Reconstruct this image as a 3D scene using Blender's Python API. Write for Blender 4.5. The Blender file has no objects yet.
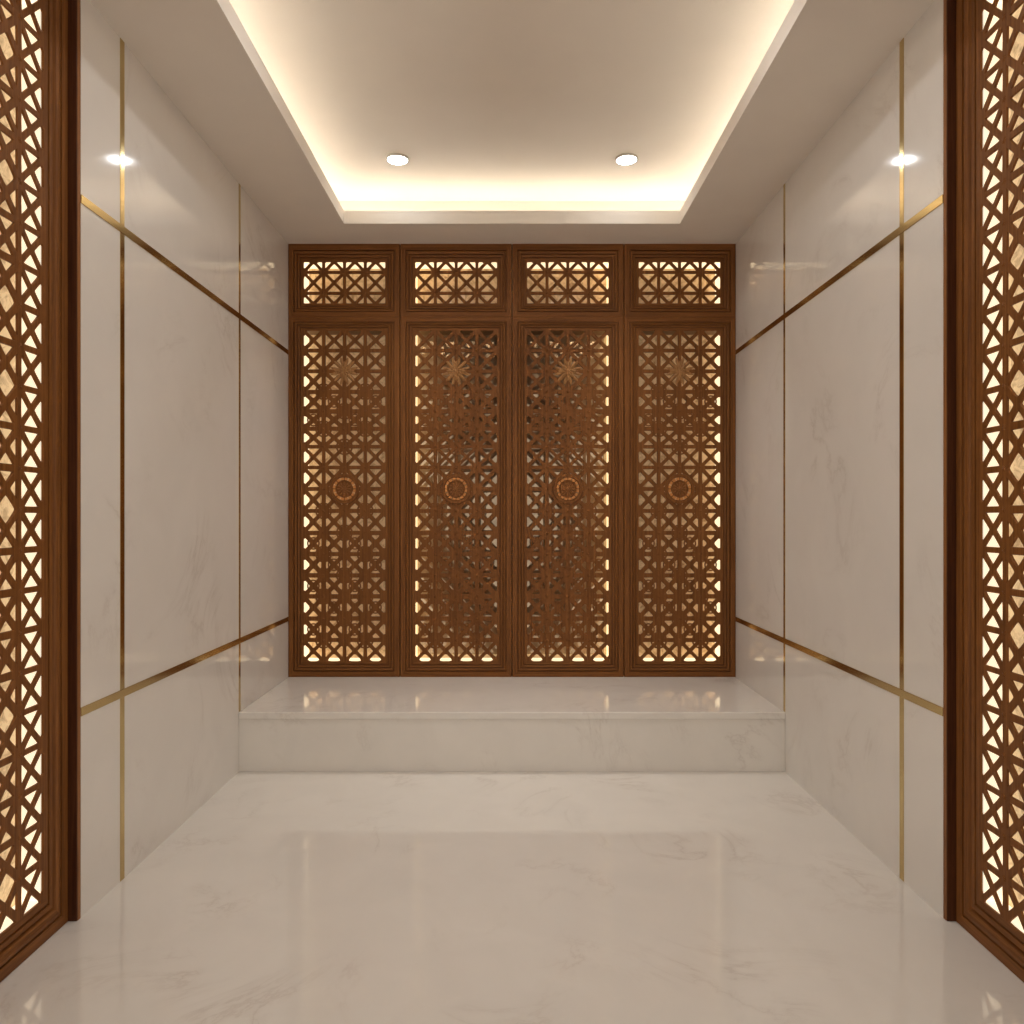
import bpy, math, random
from mathutils import Vector
R = random.Random(7)
S = bpy.context.scene
COL = S.collection

# ------------------------------------------------------------------ measures (metres; y = away from the camera)
CAMH = 1.2012
F = 768.0            # focal length in pixels of a 1024 frame
HOR = 518.5          # horizon row
W = 1.296            # half width of the room (marble faces)
DY = F * W / 224.0   # front plane of the carved screen
SOF = 2.7915          # soffit height
UPC = 3.045          # height of the raised ceiling
COVE_X, COVE_Y0, COVE_Y1 = 0.906, 1.35, 4.142
FASC = 0.070
PLAT_Y, PLAT_Z = 3.635, 0.2838
Y_FRONT, Y_BACK = -0.5, 4.74
PANEL_X = 1.322      # face of the side lattice panels (recessed from the marble)


def px(x): return (x - 512.0) * DY / F
def pz(y): return CAMH - (y - HOR) * DY / F


# ------------------------------------------------------------------ materials
def new_mat(name):
    m = bpy.data.materials.new(name); m.use_nodes = True
    nt = m.node_tree
    b = nt.nodes['Principled BSDF']
    return m, nt, b


def lk(nt, a, b): nt.links.new(a, b)


def ramp(nt, stops):
    n = nt.nodes.new('ShaderNodeValToRGB')
    e = n.color_ramp.elements
    while len(e) < len(stops): e.new(0.5)
    for k, (p, c) in enumerate(stops):
        e[k].position = p
        e[k].color = (c, c, c, 1) if isinstance(c, (int, float)) else (*c, 1)
    return n


def wood_mat(name, dark, mid, light, rough=0.42):
    m, nt, b = new_mat(name)
    uv = nt.nodes.new('ShaderNodeUVMap'); uv.uv_map = 'UVMap'
    oi = nt.nodes.new('ShaderNodeObjectInfo')
    mul = nt.nodes.new('ShaderNodeMath'); mul.operation = 'MULTIPLY'; mul.inputs[1].default_value = 37.0
    lk(nt, oi.outputs['Random'], mul.inputs[0])
    add = nt.nodes.new('ShaderNodeVectorMath'); add.operation = 'ADD'
    lk(nt, uv.outputs[0], add.inputs[0]); lk(nt, mul.outputs[0], add.inputs[1])
    mp = nt.nodes.new('ShaderNodeMapping'); mp.inputs['Scale'].default_value = (2.2, 90, 1)
    lk(nt, add.outputs[0], mp.inputs[0])
    n1 = nt.nodes.new('ShaderNodeTexNoise'); n1.inputs['Scale'].default_value = 1.0
    n1.inputs['Detail'].default_value = 6; n1.inputs['Roughness'].default_value = 0.6; n1.inputs['Distortion'].default_value = 0.6
    lk(nt, mp.outputs[0], n1.inputs['Vector'])
    cr = ramp(nt, [(0.28, dark), (0.5, mid), (0.74, light)])
    lk(nt, n1.outputs['Fac'], cr.inputs[0])
    mp2 = nt.nodes.new('ShaderNodeMapping'); mp2.inputs['Scale'].default_value = (14, 420, 1)
    lk(nt, add.outputs[0], mp2.inputs[0])
    n2 = nt.nodes.new('ShaderNodeTexNoise'); n2.inputs['Scale'].default_value = 1.0; n2.inputs['Detail'].default_value = 3
    lk(nt, mp2.outputs[0], n2.inputs['Vector'])
    c2 = ramp(nt, [(0.36, 0.62), (0.5, 1.0)])
    lk(nt, n2.outputs['Fac'], c2.inputs[0])
    mx = nt.nodes.new('ShaderNodeMix'); mx.data_type = 'RGBA'; mx.blend_type = 'MULTIPLY'; mx.inputs[0].default_value = 0.55
    lk(nt, cr.outputs[0], mx.inputs[6]); lk(nt, c2.outputs[0], mx.inputs[7])
    lk(nt, mx.outputs[2], b.inputs['Base Color'])
    b.inputs['Roughness'].default_value = rough
    b.inputs['Specular IOR Level'].default_value = 0.17
    bp = nt.nodes.new('ShaderNodeBump'); bp.inputs['Strength'].default_value = 0.12; bp.inputs['Distance'].default_value = 0.001
    lk(nt, n1.outputs['Fac'], bp.inputs['Height']); lk(nt, bp.outputs[0], b.inputs['Normal'])
    return m


def marble_mat(name, base, vein, rough, amount=0.5, scale=1.0, ior=1.6):
    m, nt, b = new_mat(name)
    g = nt.nodes.new('ShaderNodeNewGeometry')
    mp = nt.nodes.new('ShaderNodeMapping'); mp.inputs['Scale'].default_value = (scale, scale, scale)
    mp.inputs['Rotation'].default_value = (0.5, 0.3, 0.6)
    lk(nt, g.outputs['Position'], mp.inputs[0])
    n1 = nt.nodes.new('ShaderNodeTexNoise'); n1.inputs['Scale'].default_value = 1.4
    n1.inputs['Detail'].default_value = 9; n1.inputs['Roughness'].default_value = 0.62; n1.inputs['Distortion'].default_value = 1.3
    lk(nt, mp.outputs[0], n1.inputs['Vector'])
    s = nt.nodes.new('ShaderNodeMath'); s.operation = 'SUBTRACT'; s.inputs[1].default_value = 0.5
    lk(nt, n1.outputs['Fac'], s.inputs[0])
    a = nt.nodes.new('ShaderNodeMath'); a.operation = 'ABSOLUTE'; lk(nt, s.outputs[0], a.inputs[0])
    r1 = ramp(nt, [(0.0, 1.0), (0.012, 0.35), (0.05, 0.0)])
    lk(nt, a.outputs[0], r1.inputs[0])
    n3 = nt.nodes.new('ShaderNodeTexNoise'); n3.inputs['Scale'].default_value = 2.2; n3.inputs['Detail'].default_value = 3
    lk(nt, mp.outputs[0], n3.inputs['Vector'])
    r3 = ramp(nt, [(0.48, 0.0), (0.68, 1.0)])
    lk(nt, n3.outputs['Fac'], r3.inputs[0])
    mm = nt.nodes.new('ShaderNodeMath'); mm.operation = 'MULTIPLY'
    lk(nt, r1.outputs[0], mm.inputs[0]); lk(nt, r3.outputs[0], mm.inputs[1])
    n2 = nt.nodes.new('ShaderNodeTexNoise'); n2.inputs['Scale'].default_value = 3.5; n2.inputs['Detail'].default_value = 8
    n2.inputs['Distortion'].default_value = 0.8
    lk(nt, mp.outputs[0], n2.inputs['Vector'])
    r2 = ramp(nt, [(0.3, tuple(c * 0.955 for c in base)), (0.7, base)])
    lk(nt, n2.outputs['Fac'], r2.inputs[0])
    sc = nt.nodes.new('ShaderNodeMath'); sc.operation = 'MULTIPLY'; sc.inputs[1].default_value = amount
    lk(nt, mm.outputs[0], sc.inputs[0])
    mx = nt.nodes.new('ShaderNodeMix'); mx.data_type = 'RGBA'
    lk(nt, sc.outputs[0], mx.inputs[0]); lk(nt, r2.outputs[0], mx.inputs[6])
    mx.inputs[7].default_value = (*vein, 1)
    lk(nt, mx.outputs[2], b.inputs['Base Color'])
    b.inputs['Roughness'].default_value = rough
    b.inputs['IOR'].default_value = ior
    return m


def plain_mat(name, col, rough=0.6, metal=0.0, spec=0.3, bump=0.0):
    m, nt, b = new_mat(name)
    n = nt.nodes.new('ShaderNodeTexNoise'); n.inputs['Scale'].default_value = 6; n.inputs['Detail'].default_value = 4
    g = nt.nodes.new('ShaderNodeNewGeometry'); lk(nt, g.outputs['Position'], n.inputs['Vector'])
    r = ramp(nt, [(0.3, tuple(c * 0.975 for c in col)), (0.7, col)])
    lk(nt, n.outputs['Fac'], r.inputs[0]); lk(nt, r.outputs[0], b.inputs['Base Color'])
    b.inputs['Roughness'].default_value = rough; b.inputs['Metallic'].default_value = metal
    b.inputs['Specular IOR Level'].default_value = spec
    return m


def brass_mat(name, col, rough):
    m, nt, b = new_mat(name)
    g = nt.nodes.new('ShaderNodeNewGeometry')
    n = nt.nodes.new('ShaderNodeTexNoise'); n.inputs['Scale'].default_value = 260; n.inputs['Detail'].default_value = 2
    lk(nt, g.outputs['Position'], n.inputs['Vector'])
    r = ramp(nt, [(0.3, rough * 0.8), (0.7, rough * 1.2)])
    lk(nt, n.outputs['Fac'], r.inputs[0]); lk(nt, r.outputs[0], b.inputs['Roughness'])
    b.inputs['Base Color'].default_value = (*col, 1); b.inputs['Metallic'].default_value = 1.0
    return m


def glow_mat(name, col, strength, base=(0.9, 0.85, 0.75)):
    m, nt, b = new_mat(name)
    b.inputs['Base Color'].default_value = (*base, 1)
    b.inputs['Roughness'].default_value = 0.5
    b.inputs['Emission Color'].default_value = (*col, 1)
    b.inputs['Emission Strength'].default_value = strength
    return m


def mirror_mat(name, col, metal, rough):
    m, nt, b = new_mat(name)
    g = nt.nodes.new('ShaderNodeNewGeometry')
    n = nt.nodes.new('ShaderNodeTexNoise'); n.inputs['Scale'].default_value = 16; n.inputs['Detail'].default_value = 8
    lk(nt, g.outputs['Position'], n.inputs['Vector'])
    r = ramp(nt, [(0.34, tuple(c * 0.66 for c in col)), (0.62, col)])
    lk(nt, n.outputs['Fac'], r.inputs[0]); lk(nt, r.outputs[0], b.inputs['Base Color'])
    b.inputs['Metallic'].default_value = metal; b.inputs['Roughness'].default_value = rough
    return m


WOOD = wood_mat('carved_brown_wood', (0.135, 0.048, 0.011), (0.210, 0.077, 0.0185), (0.29, 0.115, 0.031), 0.47)
WOOD_D = wood_mat('dark_edge_wood', (0.045, 0.013, 0.005), (0.075, 0.023, 0.008), (0.105, 0.036, 0.013), 0.4)
LINER = plain_mat('cavity_lining', (0.20, 0.115, 0.055), 0.6)
MARBLE_W = marble_mat('wall_marble', (0.82, 0.78, 0.73), (0.47, 0.40, 0.34), 0.085, 0.34, 1.0, 1.42)
MARBLE_F = marble_mat('floor_marble', (0.79, 0.745, 0.685), (0.46, 0.38, 0.32), 0.085, 0.34, 1.3, 1.8)
MARBLE_P = marble_mat('platform_marble', (0.81, 0.76, 0.695), (0.46, 0.38, 0.32), 0.10, 0.34, 1.6)
PLASTER = plain_mat('ceiling_plaster', (0.83, 0.76, 0.675), 0.75, 0, 0.2)
BRASS = brass_mat('polished_brass', (0.62, 0.475, 0.215), 0.15)
AMBER_GLOW = plain_mat('painted_amber_glow', (0.62, 0.25, 0.065), 0.4, 0.0, 0.4)  # plain orange painted for amber light showing through the medallion slots
GOLDWOOD = wood_mat('golden_carved_wood', (0.26, 0.12, 0.04), (0.42, 0.21, 0.08), (0.52, 0.28, 0.12), 0.42)
MIDWOOD = wood_mat('rosette_wood', (0.20, 0.075, 0.022), (0.30, 0.125, 0.04), (0.38, 0.17, 0.06), 0.42)
BACK_GLASS = mirror_mat('bronze_back_panel', (0.74, 0.56, 0.37), 0.45, 0.04)


def onyx_mat(name, dark, light, strength):
    m, nt, b = new_mat(name)
    g = nt.nodes.new('ShaderNodeNewGeometry')
    n = nt.nodes.new('ShaderNodeTexNoise'); n.inputs['Scale'].default_value = 22; n.inputs['Detail'].default_value = 9
    n.inputs['Distortion'].default_value = 1.2; n.inputs['Roughness'].default_value = 0.65
    lk(nt, g.outputs['Position'], n.inputs['Vector'])
    r = ramp(nt, [(0.32, dark), (0.55, light)])
    lk(nt, n.outputs['Fac'], r.inputs[0]); lk(nt, r.outputs[0], b.inputs['Base Color']); lk(nt, r.outputs[0], b.inputs['Emission Color'])
    b.inputs['Emission Strength'].default_value = strength; b.inputs['Roughness'].default_value = 0.2  # even emission added to stand in for strip light on the panel
    return m


BACK_DOOR = onyx_mat('added_glow_onyx_panel', (0.36, 0.20, 0.08), (0.74, 0.52, 0.28), 0.16)
BACK_SIDE = onyx_mat('added_glow_side_onyx_panel', (0.44, 0.27, 0.12), (0.84, 0.62, 0.33), 0.31)
GLOW_DOOR = glow_mat('warm_light_diffuser', (1.0, 0.81, 0.51), 0.74)
GLOW_INNER = glow_mat('soft_light_diffuser', (1.0, 0.74, 0.39), 0.78)
GLOW_SIDE = glow_mat('side_light_diffuser', (1.0, 0.885, 0.66), 0.52)
GLOW_COVE = glow_mat('cove_led', (0.98, 0.975, 0.905), 10.0)
GLOW_DOWN = glow_mat('downlight_lens', (0.93, 0.975, 1.0), 17.0)
GLOW_FILL = glow_mat('added_fill_lens', (0.98, 0.985, 1.0), 60.0)
BEZEL = plain_mat('downlight_bezel', (0.60, 0.54, 0.47), 0.45)


# ------------------------------------------------------------------ mesh builder
class MB:
    def __init__(self): self.v = []; self.f = []; self.uv = []; self.sm = []

    def face(self, pts, uvs=None, smooth=False):
        i = len(self.v); self.v += [tuple(p) for p in pts]
        self.f.append(tuple(range(i, i + len(pts))))
        self.uv.append(uvs or [(p[2], p[0] + p[1] * 0.7) for p in pts])
        self.sm.append(smooth)

    def box(self, x0, x1, y0, y1, z0, z1, grain=None):
        P = [(x0, y0, z0), (x1, y0, z0), (x1, y1, z0), (x0, y1, z0), (x0, y0, z1), (x1, y0, z1), (x1, y1, z1), (x0, y1, z1)]
        for q in ((0, 3, 2, 1), (4, 5, 6, 7), (0, 1, 5, 4), (1, 2, 6, 5), (2, 3, 7, 6), (3, 0, 4, 7)):
            pts = [P[k] for k in q]
            if grain == 'x': uv = [(p[0], p[2] + p[1]) for p in pts]
            elif grain == 'y': uv = [(p[1], p[2] + p[0]) for p in pts]
            else: uv = None
            self.face(pts, uv)

    def build(self, name, mat, parent=None, bevel=0.0, merge=True):
        me = bpy.data.meshes.new(name)
        import bmesh
        me.from_pydata(self.v, [], self.f)
        ul = me.uv_layers.new(name='UVMap')
        k = 0
        for q in self.uv:
            for c in q:
                ul.data[k].uv = c; k += 1
        me.polygons.foreach_set('use_smooth', self.sm)
        if merge:
            bm = bmesh.new(); bm.from_mesh(me)
            bmesh.ops.remove_doubles(bm, verts=bm.verts, dist=1e-5)
            bm.to_mesh(me); bm.free()
        me.materials.append(mat)
        o = bpy.data.objects.new(name, me); COL.objects.link(o)
        if parent: o.parent = parent
        if bevel:
            b = o.modifiers.new('edge', 'BEVEL'); b.width = bevel; b.segments = 2; b.limit_method = 'ANGLE'
        return o


def tag(o, label=None, cat=None, group=None, kind=None):
    if label: o['label'] = label
    if cat: o['category'] = cat
    if group: o['group'] = group
    if kind: o['kind'] = kind
    return o


def thing(name, label, cat, loc, rz=0.0, group=None):
    o = bpy.data.objects.new(name, None); COL.objects.link(o)
    o.empty_display_size = 0.1
    o.location = loc; o.rotation_euler = (0, 0, rz)
    return tag(o, label, cat, group)


def copy_thing(root, loc, label):
    r = root.copy(); COL.objects.link(r); r.location = loc; r['label'] = label
    for ch in list(root.children):
        c = ch.copy(); COL.objects.link(c); c.parent = r
        for g in list(ch.children):
            d = g.copy(); COL.objects.link(d); d.parent = c
    return r


# ------------------------------------------------------------------ carved panels: built in the local xz plane, facing -y
def mitred_frame(outer, inner, prof):
    """prof: (t, depth), t = 0 at the outer edge and 1 at the opening."""
    m = MB()
    ox0, oz0, ox1, oz1 = outer; ix0, iz0, ix1, iz1 = inner

    def ring(t, d):
        x0 = ox0 + (ix0 - ox0) * t; x1 = ox1 + (ix1 - ox1) * t
        z0 = oz0 + (iz0 - oz0) * t; z1 = oz1 + (iz1 - oz1) * t
        return [(x0, d, z0), (x1, d, z0), (x1, d, z1), (x0, d, z1)]
    arc = 0.0
    for (t0, d0), (t1, d1) in zip(prof[:-1], prof[1:]):
        a, b = ring(t0, d0), ring(t1, d1)
        seg = math.hypot((t1 - t0) * (ix0 - ox0), d1 - d0)
        for k in range(4):
            j = (k + 1) % 4
            pts = [a[k], a[j], b[j], b[k]]
            ax = 0 if k in (0, 2) else 2
            off = 3.1 * k
            uv = [(pts[0][ax] + off, arc + off), (pts[1][ax] + off, arc + off), (pts[2][ax] + off, arc + seg + off), (pts[3][ax] + off, arc + seg + off)]
            m.face(pts, uv)
        arc += seg
    return m


def incenter(P):
    if len(P) == 3:
        a = math.dist(P[1], P[2]); b = math.dist(P[0], P[2]); c = math.dist(P[0], P[1]); s = a + b + c
        return ((a * P[0][0] + b * P[1][0] + c * P[2][0]) / s, (a * P[0][1] + b * P[1][1] + c * P[2][1]) / s)
    return (sum(p[0] for p in P) / len(P), sum(p[1] for p in P) / len(P))


def pierced(m, P, ws, p, y0, th, n=18, cham=0.0016):
    """A flat cell (convex polygon P in xz) with a rounded hole left ws[i] inside edge i; p sets how sharp its corners are."""
    c = incenter(P)
    if sum((P[i][0] * P[(i + 1) % len(P)][1] - P[(i + 1) % len(P)][0] * P[i][1]) for i in range(len(P))) < 0:
        P = P[::-1]; ws = ws[:-1][::-1] + ws[-1:]
    E = []
    for i in range(len(P)):
        a, b = P[i], P[(i + 1) % len(P)]
        L = math.dist(a, b)
        nx, nz = (b[1] - a[1]) / L, -(b[0] - a[0]) / L
        d = (a[0] - c[0]) * nx + (a[1] - c[1]) * nz
        E.append((nx, nz, d, max(d - ws[i], 0.12 * d)))
    ang = [math.atan2(q[1] - c[1], q[0] - c[0]) for q in P]
    al = list(ang)
    for k in range(n):
        t = -math.pi + 2 * math.pi * (k + 0.5) / n
        if min(abs((t - q + math.pi) % (2 * math.pi) - math.pi) for q in ang) > 0.12: al.append(t)
    al.sort()
    O, C, H = [], [], []
    for t in al:
        ct, st = math.cos(t), math.sin(t)
        ro = min(d / max(nx * ct + nz * st, 1e-9) for nx, nz, d, h in E if nx * ct + nz * st > 1e-6)
        rh = sum(max(0, (nx * ct + nz * st) / h) ** p for nx, nz, d, h in E) ** (-1.0 / p)
        rh = min(rh, ro * 0.97)
        rc = min(rh + cham, ro * 0.985)
        O.append((c[0] + ct * ro, c[1] + st * ro)); C.append((c[0] + ct * rc, c[1] + st * rc)); H.append((c[0] + ct * rh, c[1] + st * rh))
    N = len(al)
    for i in range(N):
        j = (i + 1) % N
        o1, o2, c1, c2, h1, h2 = O[i], O[j], C[i], C[j], H[i], H[j]
        m.face([(o1[0], y0, o1[1]), (o2[0], y0, o2[1]), (c2[0], y0, c2[1]), (c1[0], y0, c1[1])])
        m.face([(c1[0], y0, c1[1]), (c2[0], y0, c2[1]), (h2[0], y0 + cham, h2[1]), (h1[0], y0 + cham, h1[1])])
        m.face([(h1[0], y0 + cham, h1[1]), (h2[0], y0 + cham, h2[1]), (h2[0], y0 + th, h2[1]), (h1[0], y0 + th, h1[1])])
        m.face([(h1[0], y0 + th, h1[1]), (h2[0], y0 + th, h2[1]), (o2[0], y0 + th, o2[1]), (o1[0], y0 + th, o1[1])])


def boss(m, x, z, r, y0, h, n=8, inner=0.55, rot=0.0):
    """A small raised star on a lattice node."""
    pts = []
    for k in range(2 * n):
        a = math.pi * k / n + rot
        rr = r if k % 2 == 0 else r * inner
        pts.append((x + rr * math.cos(a), y0, z + rr * math.sin(a)))
    ap = (x, y0 - h, z)
    for k in range(2 * n):
        m.face([pts[(k + 1) % (2 * n)], pts[k], ap])


def lattice(xs, zs, y0, th, style, wb=0.003, half_ends=False, merge_cells=(), star=0.013):
    """Union-jack fretwork over the node grid xs, zs. style(col,row,sector) -> (half bar width, roundness)."""
    m = MB()
    nx, nz = len(xs) - 1, len(zs) - 1
    merged = set()
    for i in range(nx):
        for j in range(nz):
            x0, x1, z0, z1 = xs[i], xs[i + 1], zs[j], zs[j + 1]
            left, right, bot, top = i == 0, i == nx - 1, j == 0, j == nz - 1
            cx = (x0 + x1) / 2
            if half_ends and (bot or top):
                zc = z0 if bot else z1
                zn = z1 if bot else z0
                c = (cx, zc)
                w, p = style(i, j, 'v'); pierced(m, [(x0, zn), (x1, zn), c], [w, w, w], p, y0, th)
                w, p = style(i, j, 'h')
                pierced(m, [(x0, zc), (x0, zn), c], [wb if left else w, w, wb], p, y0, th)
                pierced(m, [(x1, zn), (x1, zc), c], [wb if right else w, wb, w], p, y0, th)
                continue
            cz = (z0 + z1) / 2; c = (cx, cz)
            if (i, j) not in merged:
                w, p = style(i, j, 'b'); pierced(m, [(x0, z0), (x1, z0), c], [wb if bot else w, w, w], p, y0, th)
            w, p = style(i, j, 'r'); pierced(m, [(x1, z0), (x1, z1), c], [wb if right else w, w, w], p, y0, th)
            if (i, j) in merge_cells and not top:
                c2 = (cx, (zs[j + 1] + zs[j + 2]) / 2)
                w, p = style(i, j, 't'); pierced(m, [c, (x1, z1), c2, (x0, z1)], [w] * 4, p, y0, th)
                merged.add((i, j + 1))
            else:
                w, p = style(i, j, 't'); pierced(m, [(x1, z1), (x0, z1), c], [wb if top else w, w, w], p, y0, th)
            w, p = style(i, j, 'l'); pierced(m, [(x0, z1), (x0, z0), c], [wb if left else w, w, w], p, y0, th)
    for i in range(1, nx):
        for j in range(1, nz):
            boss(m, xs[i], zs[j], star, y0, 0.003)
    return m


def petal_flower(m, cx, cz, y0, r0, r1, n, width, h, rot=0.0):
    """A ring of n raised pointed petals."""
    for k in range(n):
        a = 2 * math.pi * k / n + rot
        ca, sa = math.cos(a), math.sin(a)

        def P(r, s, d): return (cx + ca * r - sa * s, y0 - d, cz + sa * r + ca * s)
        rm = r0 + (r1 - r0) * 0.55
        L = [P(r0, -width * 0.35, 0), P(rm, -width * 0.5, 0), P(r0 + (r1 - r0) * 0.85, -width * 0.28, 0), P(r1, 0, 0)]
        Rr = [P(r0, width * 0.35, 0), P(rm, width * 0.5, 0), P(r0 + (r1 - r0) * 0.85, width * 0.28, 0)]
        M = [P(r0, 0, h), P(rm, 0, h), P(r0 + (r1 - r0) * 0.85, 0, h * 0.6)]
        for A in (L, Rr):
            m.face([A[0], A[1], M[1], M[0]]); m.face([A[1], A[2], M[2], M[1]]); m.face([A[2], L[3], M[2]])
        m.face([L[0], M[0], Rr[0]])


def dome(m, cx, cz, y0, r, h, n=20, rings=4):
    rows = []
    for k in range(rings + 1):
        t = math.pi / 2 * k / rings
        rr = r * math.cos(t); d = h * math.sin(t)
        rows.append([(cx + rr * math.cos(2 * math.pi * q / n), y0 - d, cz + rr * math.sin(2 * math.pi * q / n)) for q in range(n)])
    for k in range(rings):
        for q in range(n):
            s = (q + 1) % n
            if k == rings - 1: m.face([rows[k][q], rows[k][s], (cx, y0 - h, cz)], smooth=True)
            else: m.face([rows[k][q], rows[k][s], rows[k + 1][s], rows[k + 1][q]], smooth=True)


def arc_ring(m, cx, cz, y0, r0, r1, h, a0=0.0, a1=2 * math.pi, n=40):
    """A raised flat band with bevelled shoulders, between two radii."""
    b = min(0.002, (r1 - r0) * 0.3)
    prof = [(r0, 0.0), (r0 + b, h), (r1 - b, h), (r1, 0.0)]
    full = abs(a1 - a0 - 2 * math.pi) < 1e-6
    for k in range(n):
        t0 = a0 + (a1 - a0) * k / n; t1 = a0 + (a1 - a0) * (k + 1) / n
        for (ra, da), (rb, db) in zip(prof[:-1], prof[1:]):
            m.face([(cx + ra * math.cos(t0), y0 - da, cz + ra * math.sin(t0)), (cx + ra * math.cos(t1), y0 - da, cz + ra * math.sin(t1)),
                    (cx + rb * math.cos(t1), y0 - db, cz + rb * math.sin(t1)), (cx + rb * math.cos(t0), y0 - db, cz + rb * math.sin(t0))])
    if not full:
        for t in (a0, a1):
            m.face([(cx + r * math.cos(t), y0 - d, cz + r * math.sin(t)) for r, d in prof])


DOOR_PROF = [(0.0, 0.030), (0.0, 0.0012), (0.012, 0.0), (0.36, 0.0), (0.362, 0.013), (0.425, 0.013), (0.43, 0.0015), (0.50, 0.0005), (0.58, 0.0035),
             (0.585, 0.015), (0.645, 0.015), (0.65, 0.0055), (0.77, 0.0075), (0.775, 0.017), (0.84, 0.017), (0.845, 0.0088), (1.0, 0.0094), (1.0, 0.0195)]


def ring_solid(m, cx, cz, ya, yb, r0, r1, n=28):
    prof = [(r0, yb), (r0, ya), (r1, ya), (r1, yb), (r0, yb)]
    for k in range(n):
        t0, t1 = 2 * math.pi * k / n, 2 * math.pi * (k + 1) / n
        for (ra, da), (rb, db) in zip(prof[:-1], prof[1:]):
            m.face([(cx + ra * math.cos(t0), da, cz + ra * math.sin(t0)), (cx + ra * math.cos(t1), da, cz + ra * math.sin(t1)),
                    (cx + rb * math.cos(t1), db, cz + rb * math.sin(t1)), (cx + rb * math.cos(t0), db, cz + rb * math.sin(t0))])


def light_box(opening, y_in, y_back, parent, back_mat, strips, name='light_box'):
    """Open-fronted cavity behind the fretwork with its glowing strips; strips = {'l','r','b','t': material}."""
    x0, z0, x1, z1 = opening
    e = 0.006
    X0, Z0, X1, Z1 = x0 - e, z0 - e, x1 + e, z1 + e
    m = MB()
    t = 0.006
    m.box(X0 - t, X0, y_in, y_back, Z0 - t, Z1 + t); m.box(X1, X1 + t, y_in, y_back, Z0 - t, Z1 + t)
    m.box(X0, X1, y_in, y_back, Z0 - t, Z0); m.box(X0, X1, y_in, y_back, Z1, Z1 + t)
    lb = m.build(name, LINER, parent, merge=False)
    bp = MB(); bp.box(X0 - t, X1 + t, y_back, y_back + 0.006, Z0 - t, Z1 + t)
    bp.build('back_panel', back_mat, lb, merge=False)
    g = 0.005
    ya, yb = y_in + 0.004, y_back - 0.004
    for k, mat in strips.items():
        s = MB()
        if k == 'l': s.box(X0, X0 + g, ya, yb, Z0, Z1)
        if k == 'r': s.box(X1 - g, X1, ya, yb, Z0, Z1)
        if k == 'b': s.box(X0 + g + 0.0003, X1 - g - 0.0003, ya, yb, Z0, Z0 + g)
        if k == 't': s.box(X0 + g + 0.0003, X1 - g - 0.0003, ya, yb, Z1 - g, Z1)
        s.build('light_strip', mat, lb, merge=False)
    return lb


# --- node grids of the screen doors, local to each door (x from its centre, z from its base)
EDGE = [288.0, 400.0, 512.0, 624.0, 736.0]
ROWS = [662.2, 640.6, 618.9, 596.6, 575.6, 554.2, 532.8, 510.9, 488.8, 467.2, 446.6, 428.6, 411.0, 391.4, 370.8, 350.0, 329.8]
XOFF = [-41.4, -20.9, 0.0, 20.8, 41.4]
SPX = DY / F
DENSE = {1: 1.0, 2: 1.05, 3: 0.95, 4: 0.9, 5: 0.85, 6: 0.6, 7: 0.55, 8: 0.35, 9: 0.0, 10: 0.45, 11: 0.85, 12: 0.75, 13: 0.45, 14: 0.3, 15: 0.1, 0: 0.15}
HASH = {}


def tall_style(i, j, s):
    d = DENSE.get(j, 0.3)
    key = (min(i, 3 - i) if s in 'btv' else (i, s), j, s)
    if key not in HASH: HASH[key] = R.random()
    h = HASH[key]
    w = 0.0098 + 0.0036 * d + 0.002 * (h - 0.5) * d
    p = 15 - 10.5 * d * (0.5 + h)
    if j == 0 and s == 'b': return 0.009, 2.7
    if (i == 0 and s == 'l') or (i == 3 and s == 'r'): p = min(p, 4.0)
    return w, max(2.6, p)


def transom_style(i, j, s): return 0.0088, 13


DOOR_BASE = PLAT_Z
door_out = (-0.5 * 112.0 * SPX + 0.0022, 0.0005, 0.5 * 112.0 * SPX - 0.0022, pz(316.9) - DOOR_BASE - 0.0012)
xs_d = [v * SPX for v in XOFF]
zs_d = [pz(v) - DOOR_BASE for v in ROWS]
door_open = (xs_d[0], zs_d[0], xs_d[-1], zs_d[-1])
LY, LT = 0.0095, 0.009


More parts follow.
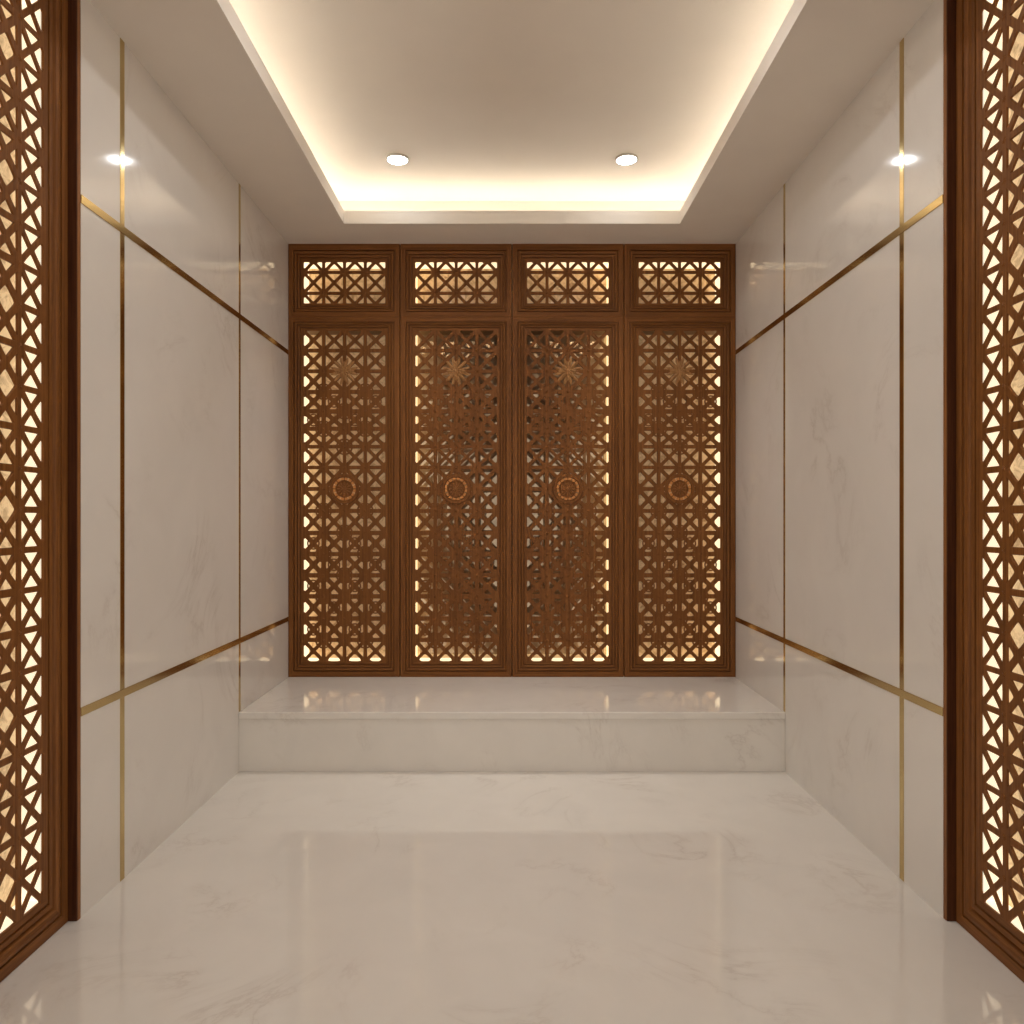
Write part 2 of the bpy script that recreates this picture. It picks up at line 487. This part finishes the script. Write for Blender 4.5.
def make_door(label, x, strips, back):
    t = thing('lattice_door', label, 'door', (x, DY, DOOR_BASE), 0, 'tall carved lattice doors of the back screen')
    mitred_frame(door_out, door_open, DOOR_PROF).build('frame', WOOD, t)
    la = lattice(xs_d, zs_d, LY, LT, tall_style)
    for i in (1, 2, 3):
        for j in range(1, 16):
            if j in (8, 14) and i == 2: continue
            if DENSE[j] > 0.4 and (i + j) % 2 == 0: ring_solid(la, xs_d[i], zs_d[j], LY - 0.0012, LY + 0.006, 0.040, 0.049)
            elif DENSE[j] > 0.7: ring_solid(la, xs_d[i], zs_d[j], LY - 0.001, LY + 0.006, 0.029, 0.038)
    for i in range(4):
        for j in range(16):
            if DENSE[j] > 0.7 and (i + j) % 2: ring_solid(la, (xs_d[i] + xs_d[i + 1]) / 2, (zs_d[j] + zs_d[j + 1]) / 2, LY - 0.0008, LY + 0.006, 0.029, 0.0365)
    la.build('lattice', WOOD, t, merge=False)
    # flower carved at the second node from the top
    cz = zs_d[14]
    fl = MB()
    petal_flower(fl, 0, cz, LY, 0.030, 0.084, 12, 0.0185, 0.005, math.pi / 12)
    petal_flower(fl, 0, cz, LY - 0.003, 0.010, 0.058, 8, 0.024, 0.007)
    petal_flower(fl, 0, cz, LY - 0.008, 0.004, 0.034, 10, 0.016, 0.006, 0.2)
    dome(fl, 0, cz, LY - 0.008, 0.012, 0.008)
    fl.build('carved_flower', GOLDWOOD, t, merge=False)
    # round medallion at door mid-height
    cz = zs_d[8]
    md = MB()
    arc_ring(md, 0, cz, LY, 0.0675, 0.088, 0.006)
    arc_ring(md, 0, cz, LY, 0.001, 0.050, 0.003)
    arc_ring(md, 0, cz, LY - 0.0028, 0.044, 0.0495, 0.003)
    mo = md.build('medallion', WOOD, t, merge=False)
    ro = MB()
    petal_flower(ro, 0, cz, LY - 0.0028, 0.022, 0.043, 12, 0.0085, 0.004)
    petal_flower(ro, 0, cz, LY - 0.0028, 0.006, 0.022, 8, 0.010, 0.005, 0.2)
    dome(ro, 0, cz, LY - 0.0028, 0.008, 0.007)
    ro.build('carved_rosette', MIDWOOD, mo, merge=False)
    ring_gl = MB()  # solid dashes coloured like light coming through open slots
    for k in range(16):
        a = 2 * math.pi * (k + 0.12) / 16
        arc_ring(ring_gl, 0, cz, LY, 0.0505, 0.0672, 0.0045, a, a + 2 * math.pi * 0.76 / 16, 4)
    io = ring_gl.build('painted_ring_glow', AMBER_GLOW, mo, merge=False)
    io['label'] = 'orange ring of dashes painted as light glowing through slots'
    light_box(door_open, LY + LT + 0.0015, LY + LT + 0.13, t, back, strips)
    return t


tr_out = (door_out[0], 0.0, door_out[2], SOF - pz(316.9) - 0.0006)
zt0 = pz(316.9)
zs_t = [pz(v) - zt0 for v in (303.3, 292.6, 271.6, 260.8)]
tr_open = (xs_d[0], zs_t[0], xs_d[-1], zs_t[-1])


def make_transom(label, x, strips, back):
    t = thing('transom_panel', label, 'panel', (x, DY, zt0), 0, 'small carved transom panels above the doors')
    mitred_frame(tr_out, tr_open, DOOR_PROF).build('frame', WOOD, t)
    lattice(xs_d, zs_t, LY, LT, transom_style, half_ends=True).build('lattice', WOOD, t)
    light_box(tr_open, LY + LT + 0.0015, LY + LT + 0.13, t, back, strips)
    return t


xc = [px((EDGE[k] + EDGE[k + 1]) / 2) for k in range(4)]
make_door('tall carved brown lattice door against the left marble wall', xc[0], {'l': GLOW_DOOR, 'b': GLOW_DOOR}, BACK_DOOR)
make_door('tall carved lattice door just left of the screen centre', xc[1], {'l': GLOW_INNER, 'b': GLOW_DOOR}, BACK_GLASS)
make_door('tall carved lattice door just right of the screen centre', xc[2], {'r': GLOW_INNER, 'b': GLOW_DOOR}, BACK_GLASS)
make_door('tall carved brown lattice door against the right marble wall', xc[3], {'r': GLOW_DOOR, 'b': GLOW_DOOR}, BACK_DOOR)
make_transom('small carved lattice panel at the top, against the left marble wall', xc[0], {'l': GLOW_DOOR, 't': GLOW_DOOR}, BACK_DOOR)
make_transom('small carved lattice panel at the top, just left of screen centre', xc[1], {'l': GLOW_INNER, 't': GLOW_DOOR}, BACK_DOOR)
make_transom('small carved lattice panel at the top, just right of screen centre', xc[2], {'r': GLOW_INNER, 't': GLOW_DOOR}, BACK_DOOR)
make_transom('small carved lattice panel at the top, against the right marble wall', xc[3], {'r': GLOW_DOOR, 't': GLOW_DOOR}, BACK_DOOR)

# ------------------------------------------------------------------ big side panels
SP_FAR, SP_NEAR = 2.287, 1.324
SP_OPEN_FAR, SP_OPEN_NEAR = 2.176, 1.435
SP_H = SOF
SIDE_PROF = [(0.0, 0.030), (0.0, 0.0015), (0.012, 0.0), (0.275, 0.0), (0.28, 0.012), (0.325, 0.012), (0.33, 0.001), (0.43, -0.001), (0.54, 0.001), (0.605, 0.013), (0.655, 0.013), (0.66, 0.0025),
             (0.78, 0.003), (0.785, 0.013), (0.83, 0.013), (0.835, 0.0042), (1.0, 0.0044), (1.0, 0.0110)]


def make_side(label, side):
    s = 1 if side == 'left' else -1      # local +x (times s) runs away from the camera
    yc = (SP_FAR + SP_NEAR) / 2
    t = thing('lattice_panel', label, 'panel', (-PANEL_X * s, yc, 0.0), s * math.pi / 2, 'backlit carved panels of the side walls')
    hw = (SP_FAR - SP_NEAR) / 2
    ho = (SP_OPEN_FAR - SP_OPEN_NEAR) / 2
    outer = (-hw, 0.0008, hw, SP_H - 0.0008); inner = (-ho, 0.120, ho, 2.663)
    mitred_frame(outer, inner, SIDE_PROF).build('frame', WOOD, t)
    n = 7
    xs = [-ho + 2 * ho * k / n for k in range(n + 1)]
    zs = [0.120 + (2.663 - 0.120) * k / 23 for k in range(24)]
    rr = random.Random(11)
    mc = set()
    far = n - 1 if s > 0 else 0
    for i in range(n):
        for j in range(22):
            if i != far and rr.random() < 0.42 and (i, j - 1) not in mc: mc.add((i, j))

    def st(i, j, q):
        v = random.Random(i * 97 + j * 13 + ord(q)).random()
        if i == far: return 0.0074 + 0.002 * v, 18
        return 0.0086 + 0.003 * v, 12 - 5 * v
    lattice(xs, zs, 0.0045, 0.006, st, wb=0.001, merge_cells=mc, star=0.011).build('lattice', WOOD, t)
    j = MB()
    j.box(hw + 0.001 if s > 0 else -hw - 0.020, hw + 0.020 if s > 0 else -hw - 0.001, -(PANEL_X - W - 0.001), 0.045, 0.0008, SP_H - 0.0008)
    jo = j.build('jamb', WOOD_D, t, bevel=0.0012)
    je = MB()  # lighter wood paints the light falling on the jamb's inward face
    je.box(hw + 0.005 if s > 0 else -hw - 0.0205, hw + 0.0205 if s > 0 else -hw - 0.005, -(PANEL_X - W - 0.0002), -(PANEL_X - W - 0.001), 0.0008, SP_H - 0.0008)
    je.build('painted_lit_edge', MIDWOOD, jo)
    jo['label'] = 'dark upright edge strip beside the marble'
    near, farside = ('l', 'r') if s > 0 else ('r', 'l')
    light_box(inner, 0.0115, 0.0115 + 0.062, t, BACK_SIDE, {farside: GLOW_SIDE, 'b': GLOW_SIDE, 't': GLOW_SIDE, near: GLOW_SIDE})
    return t


make_side('large backlit carved lattice panel in the foreground on the left wall', 'left')
make_side('large backlit carved lattice panel in the foreground on the right wall', 'right')


# ------------------------------------------------------------------ setting
def struct(name, m, mat, bevel=0.0):
    o = m.build(name, mat, None, bevel, merge=False); o['kind'] = 'structure'; return o


fl = MB(); fl.box(-1.75, 1.75, Y_FRONT - 0.1, Y_BACK + 0.1, -0.08, 0.0); struct('floor', fl, MARBLE_F)
for s, nm in ((-1, 'wall_left'), (1, 'wall_right')):
    m = MB()

    def bx(a, b, y0, y1, z0, z1):
        m.box(min(s * a, s * b), max(s * a, s * b), y0, y1, z0, z1)
    bx(W, 1.75, SP_FAR + 0.022, Y_BACK, 0, 3.1)           # marble beside the platform
    bx(1.46, 1.75, SP_NEAR - 0.006, SP_FAR + 0.022, 0, 3.1)  # behind the lattice panel
    bx(W, 1.75, Y_FRONT, SP_NEAR - 0.006, 0, 3.1)         # nearer than the lattice panel
    struct(nm, m, MARBLE_W)
m = MB(); m.box(-W, W, Y_BACK - 0.08, Y_BACK, 0, 3.1); struct('wall_back', m, PLASTER)
# ceiling: soffit with a cove around a raised field
m = MB()
e = 0.012
TX = COVE_X + 0.32; TY0, TY1 = COVE_Y0 - 0.32, COVE_Y1 + 0.32
m.box(-W, -COVE_X, Y_FRONT, Y_BACK - 0.08, SOF, SOF + e); m.box(COVE_X, W, Y_FRONT, Y_BACK - 0.08, SOF, SOF + e)
m.box(-COVE_X, COVE_X, Y_FRONT, COVE_Y0, SOF, SOF + e); m.box(-COVE_X, COVE_X, COVE_Y1, Y_BACK - 0.08, SOF, SOF + e)
m.box(-COVE_X - e, -COVE_X, COVE_Y0 - e, COVE_Y1 + e, SOF + e, SOF + FASC); m.box(COVE_X, COVE_X + e, COVE_Y0 - e, COVE_Y1 + e, SOF + e, SOF + FASC)
m.box(-COVE_X, COVE_X, COVE_Y0 - e, COVE_Y0, SOF + e, SOF + FASC); m.box(-COVE_X, COVE_X, COVE_Y1, COVE_Y1 + e, SOF + e, SOF + FASC)
m.box(-TX - e, -TX, TY0 - e, TY1 + e, SOF + e, UPC); m.box(TX, TX + e, TY0 - e, TY1 + e, SOF + e, UPC)
m.box(-TX, TX, TY0 - e, TY0, SOF + e, UPC); m.box(-TX, TX, TY1, TY1 + e, SOF + e, UPC)
m.box(-W, W, Y_FRONT, Y_BACK - 0.08, UPC, UPC + 0.06)
struct('ceiling', m, PLASTER)

# cove light strips lying in the trough
q = 0.235
z0 = SOF + e
for lab, b in (('cove light strip glowing along the left side of the ceiling recess', (-COVE_X - q - 0.01, -COVE_X - q + 0.01, COVE_Y0 - 0.20, COVE_Y1 + 0.20)),
               ('cove light strip glowing along the right side of the ceiling recess', (COVE_X + q - 0.01, COVE_X + q + 0.01, COVE_Y0 - 0.20, COVE_Y1 + 0.20)),
               ('cove light strip glowing at the back of the ceiling recess, above the screen', (-COVE_X - 0.20, COVE_X + 0.20, COVE_Y1 + q - 0.01, COVE_Y1 + q + 0.01)),
               ('cove light strip at the near end of the ceiling recess, above the viewer', (-COVE_X - 0.20, COVE_X + 0.20, COVE_Y0 - q - 0.01, COVE_Y0 - q + 0.01))):
    m = MB(); m.box(b[0], b[1], b[2], b[3], z0, z0 + 0.008)
    tag(m.build('cove_light_strip', GLOW_COVE, merge=False), lab, 'light', 'cove light strips')


# downlights
def ringmesh(prof, n=40):
    m = MB()
    for k in range(n):
        a0, a1 = 2 * math.pi * k / n, 2 * math.pi * (k + 1) / n
        for (ra, za), (rb, zb) in zip(prof[:-1], prof[1:]):
            P = [(ra * math.cos(a0), ra * math.sin(a0), za), (ra * math.cos(a1), ra * math.sin(a1), za), (rb * math.cos(a1), rb * math.sin(a1), zb), (rb * math.cos(a0), rb * math.sin(a0), zb)]
            if rb < 1e-6: P = P[:3]
            m.face(P, smooth=False)
    return m


DLX, DLY = 0.586, 3.93
BEZ = [(0.0575, 0.0), (0.0575, -0.009), (0.0555, -0.011), (0.0505, -0.011), (0.0505, -0.004)]
LEN = [(0.0502, -0.0104), (0.0001, -0.0104), (0.0, -0.0104)]
dl = thing('downlight', 'round recessed ceiling downlight, the left one of the pair', 'light', (-DLX, DLY, UPC), 0, 'ceiling downlights')
ringmesh(BEZ).build('bezel', BEZEL, dl)
ringmesh(LEN).build('lens', GLOW_DOWN, dl)


def beam(parent, power):
    l = bpy.data.lights.new('beam', 'SPOT'); l.energy = power; l.color = (1.0, 0.965, 0.92)
    l.spot_size = math.radians(80); l.spot_blend = 1.0; l.shadow_soft_size = 0.045
    o = bpy.data.objects.new('beam', l); COL.objects.link(o); o.parent = parent; o.location = (0, 0, -0.02)
    return o


beam(dl, 28.0)
copy_thing(dl, (DLX, DLY, UPC), 'round recessed ceiling downlight, the right one of the pair')
dn = None  # fill downlights added out of view, with brighter lenses than the visible pair
for yy, lab in ((2.6, 'added unseen fill downlight in the middle of the recess, %s side'), (1.65, 'added unseen fill downlight at the near end of the recess, %s side')):
    for sx, side in ((-1, 'left'), (1, 'right')):
        if dn is None:
            dn = thing('downlight', lab % side, 'light', (sx * 0.43, yy, UPC), 0, 'ceiling downlights')
            ringmesh(BEZ).build('bezel', BEZEL, dn)
            ringmesh(LEN).build('lens', GLOW_FILL, dn)
            beam(dn, 9.0)
        else:
            copy_thing(dn, (sx * 0.43, yy, UPC), lab % side)

# marble platform
t = thing('platform', 'raised pale marble platform step in front of the carved screen', 'platform', (0, PLAT_Y, 0))
m = MB(); m.box(-W + 0.0005, W - 0.0005, 0.0, Y_BACK - 0.081 - PLAT_Y, PLAT_Z - 0.034, PLAT_Z - 0.0002); m.build('top_slab', MARBLE_P, t, bevel=0.004, merge=True)
m = MB(); m.box(-W + 0.0005, W - 0.0005, 0.010, Y_BACK - 0.081 - PLAT_Y, 0.0003, PLAT_Z - 0.0345); m.build('riser', MARBLE_P, t, merge=False)

# brass strips let into the marble walls
SWD = 0.0265
ZU, ZL = 2.162, 0.620
V1, V2 = F * W / 390.0, PLAT_Y + 0.016
for s, side in ((-1, 'left'), (1, 'right')):
    for zc, lab in ((ZU, 'long horizontal brass strip high across the %s marble wall' % side), (ZL, 'long horizontal brass strip low across the %s marble wall' % side)):
        m = MB(); xa, xb = sorted((s * (W - 0.0028), s * W)); m.box(xa, xb, SP_FAR + 0.0205, DY - 0.002, zc - SWD / 2, zc + SWD / 2)
        tag(m.build('brass_strip', BRASS, bevel=0.0006), lab, 'strip', 'brass strips on the marble walls')
    for yc, zb, lab in ((V1, 0.0008, 'upright brass strip on the %s marble wall nearest the foreground lattice panel' % side), (V2 + SWD / 2 - 0.012, PLAT_Z, 'upright brass strip on the %s marble wall at the platform edge' % side)):
        m = MB(); xa, xb = sorted((s * (W - 0.0018), s * W))
        hw = SWD / 2 if yc == V1 else SWD / 2 * 0.8
        for za, zz in ((zb, ZL - SWD / 2), (ZL + SWD / 2, ZU - SWD / 2), (ZU + SWD / 2, SOF - 0.0008)):
            m.box(xa, xb, yc - hw, yc + hw, za, zz)
        tag(m.build('brass_strip', BRASS, bevel=0.0), lab, 'strip', 'brass strips on the marble walls')

# ------------------------------------------------------------------ camera, world, view
cam = bpy.data.cameras.new('camera'); co = bpy.data.objects.new('camera', cam); COL.objects.link(co)
co.location = (0, 0, CAMH); co.rotation_euler = (math.pi / 2, 0, 0)
cam.sensor_width = 36.0; cam.lens = F / 1024 * 36.0; cam.shift_y = (HOR - 512.0) / 1024.0
cam.clip_start = 0.02
S.camera = co
w = bpy.data.worlds.new('world'); S.world = w; w.use_nodes = True
w.node_tree.nodes['Background'].inputs[0].default_value = (0.64, 0.605, 0.56, 1)
vs = S.view_settings
vs.view_transform = 'Standard'; vs.look = 'None'; vs.exposure = 0.64; vs.gamma = 1.0
vs.use_curve_mapping = False
S.cycles.max_bounces = 10; S.cycles.diffuse_bounces = 6; S.cycles.glossy_bounces = 5
S.cycles.use_denoising = True
S.cycles.sample_clamp_indirect = 6.0
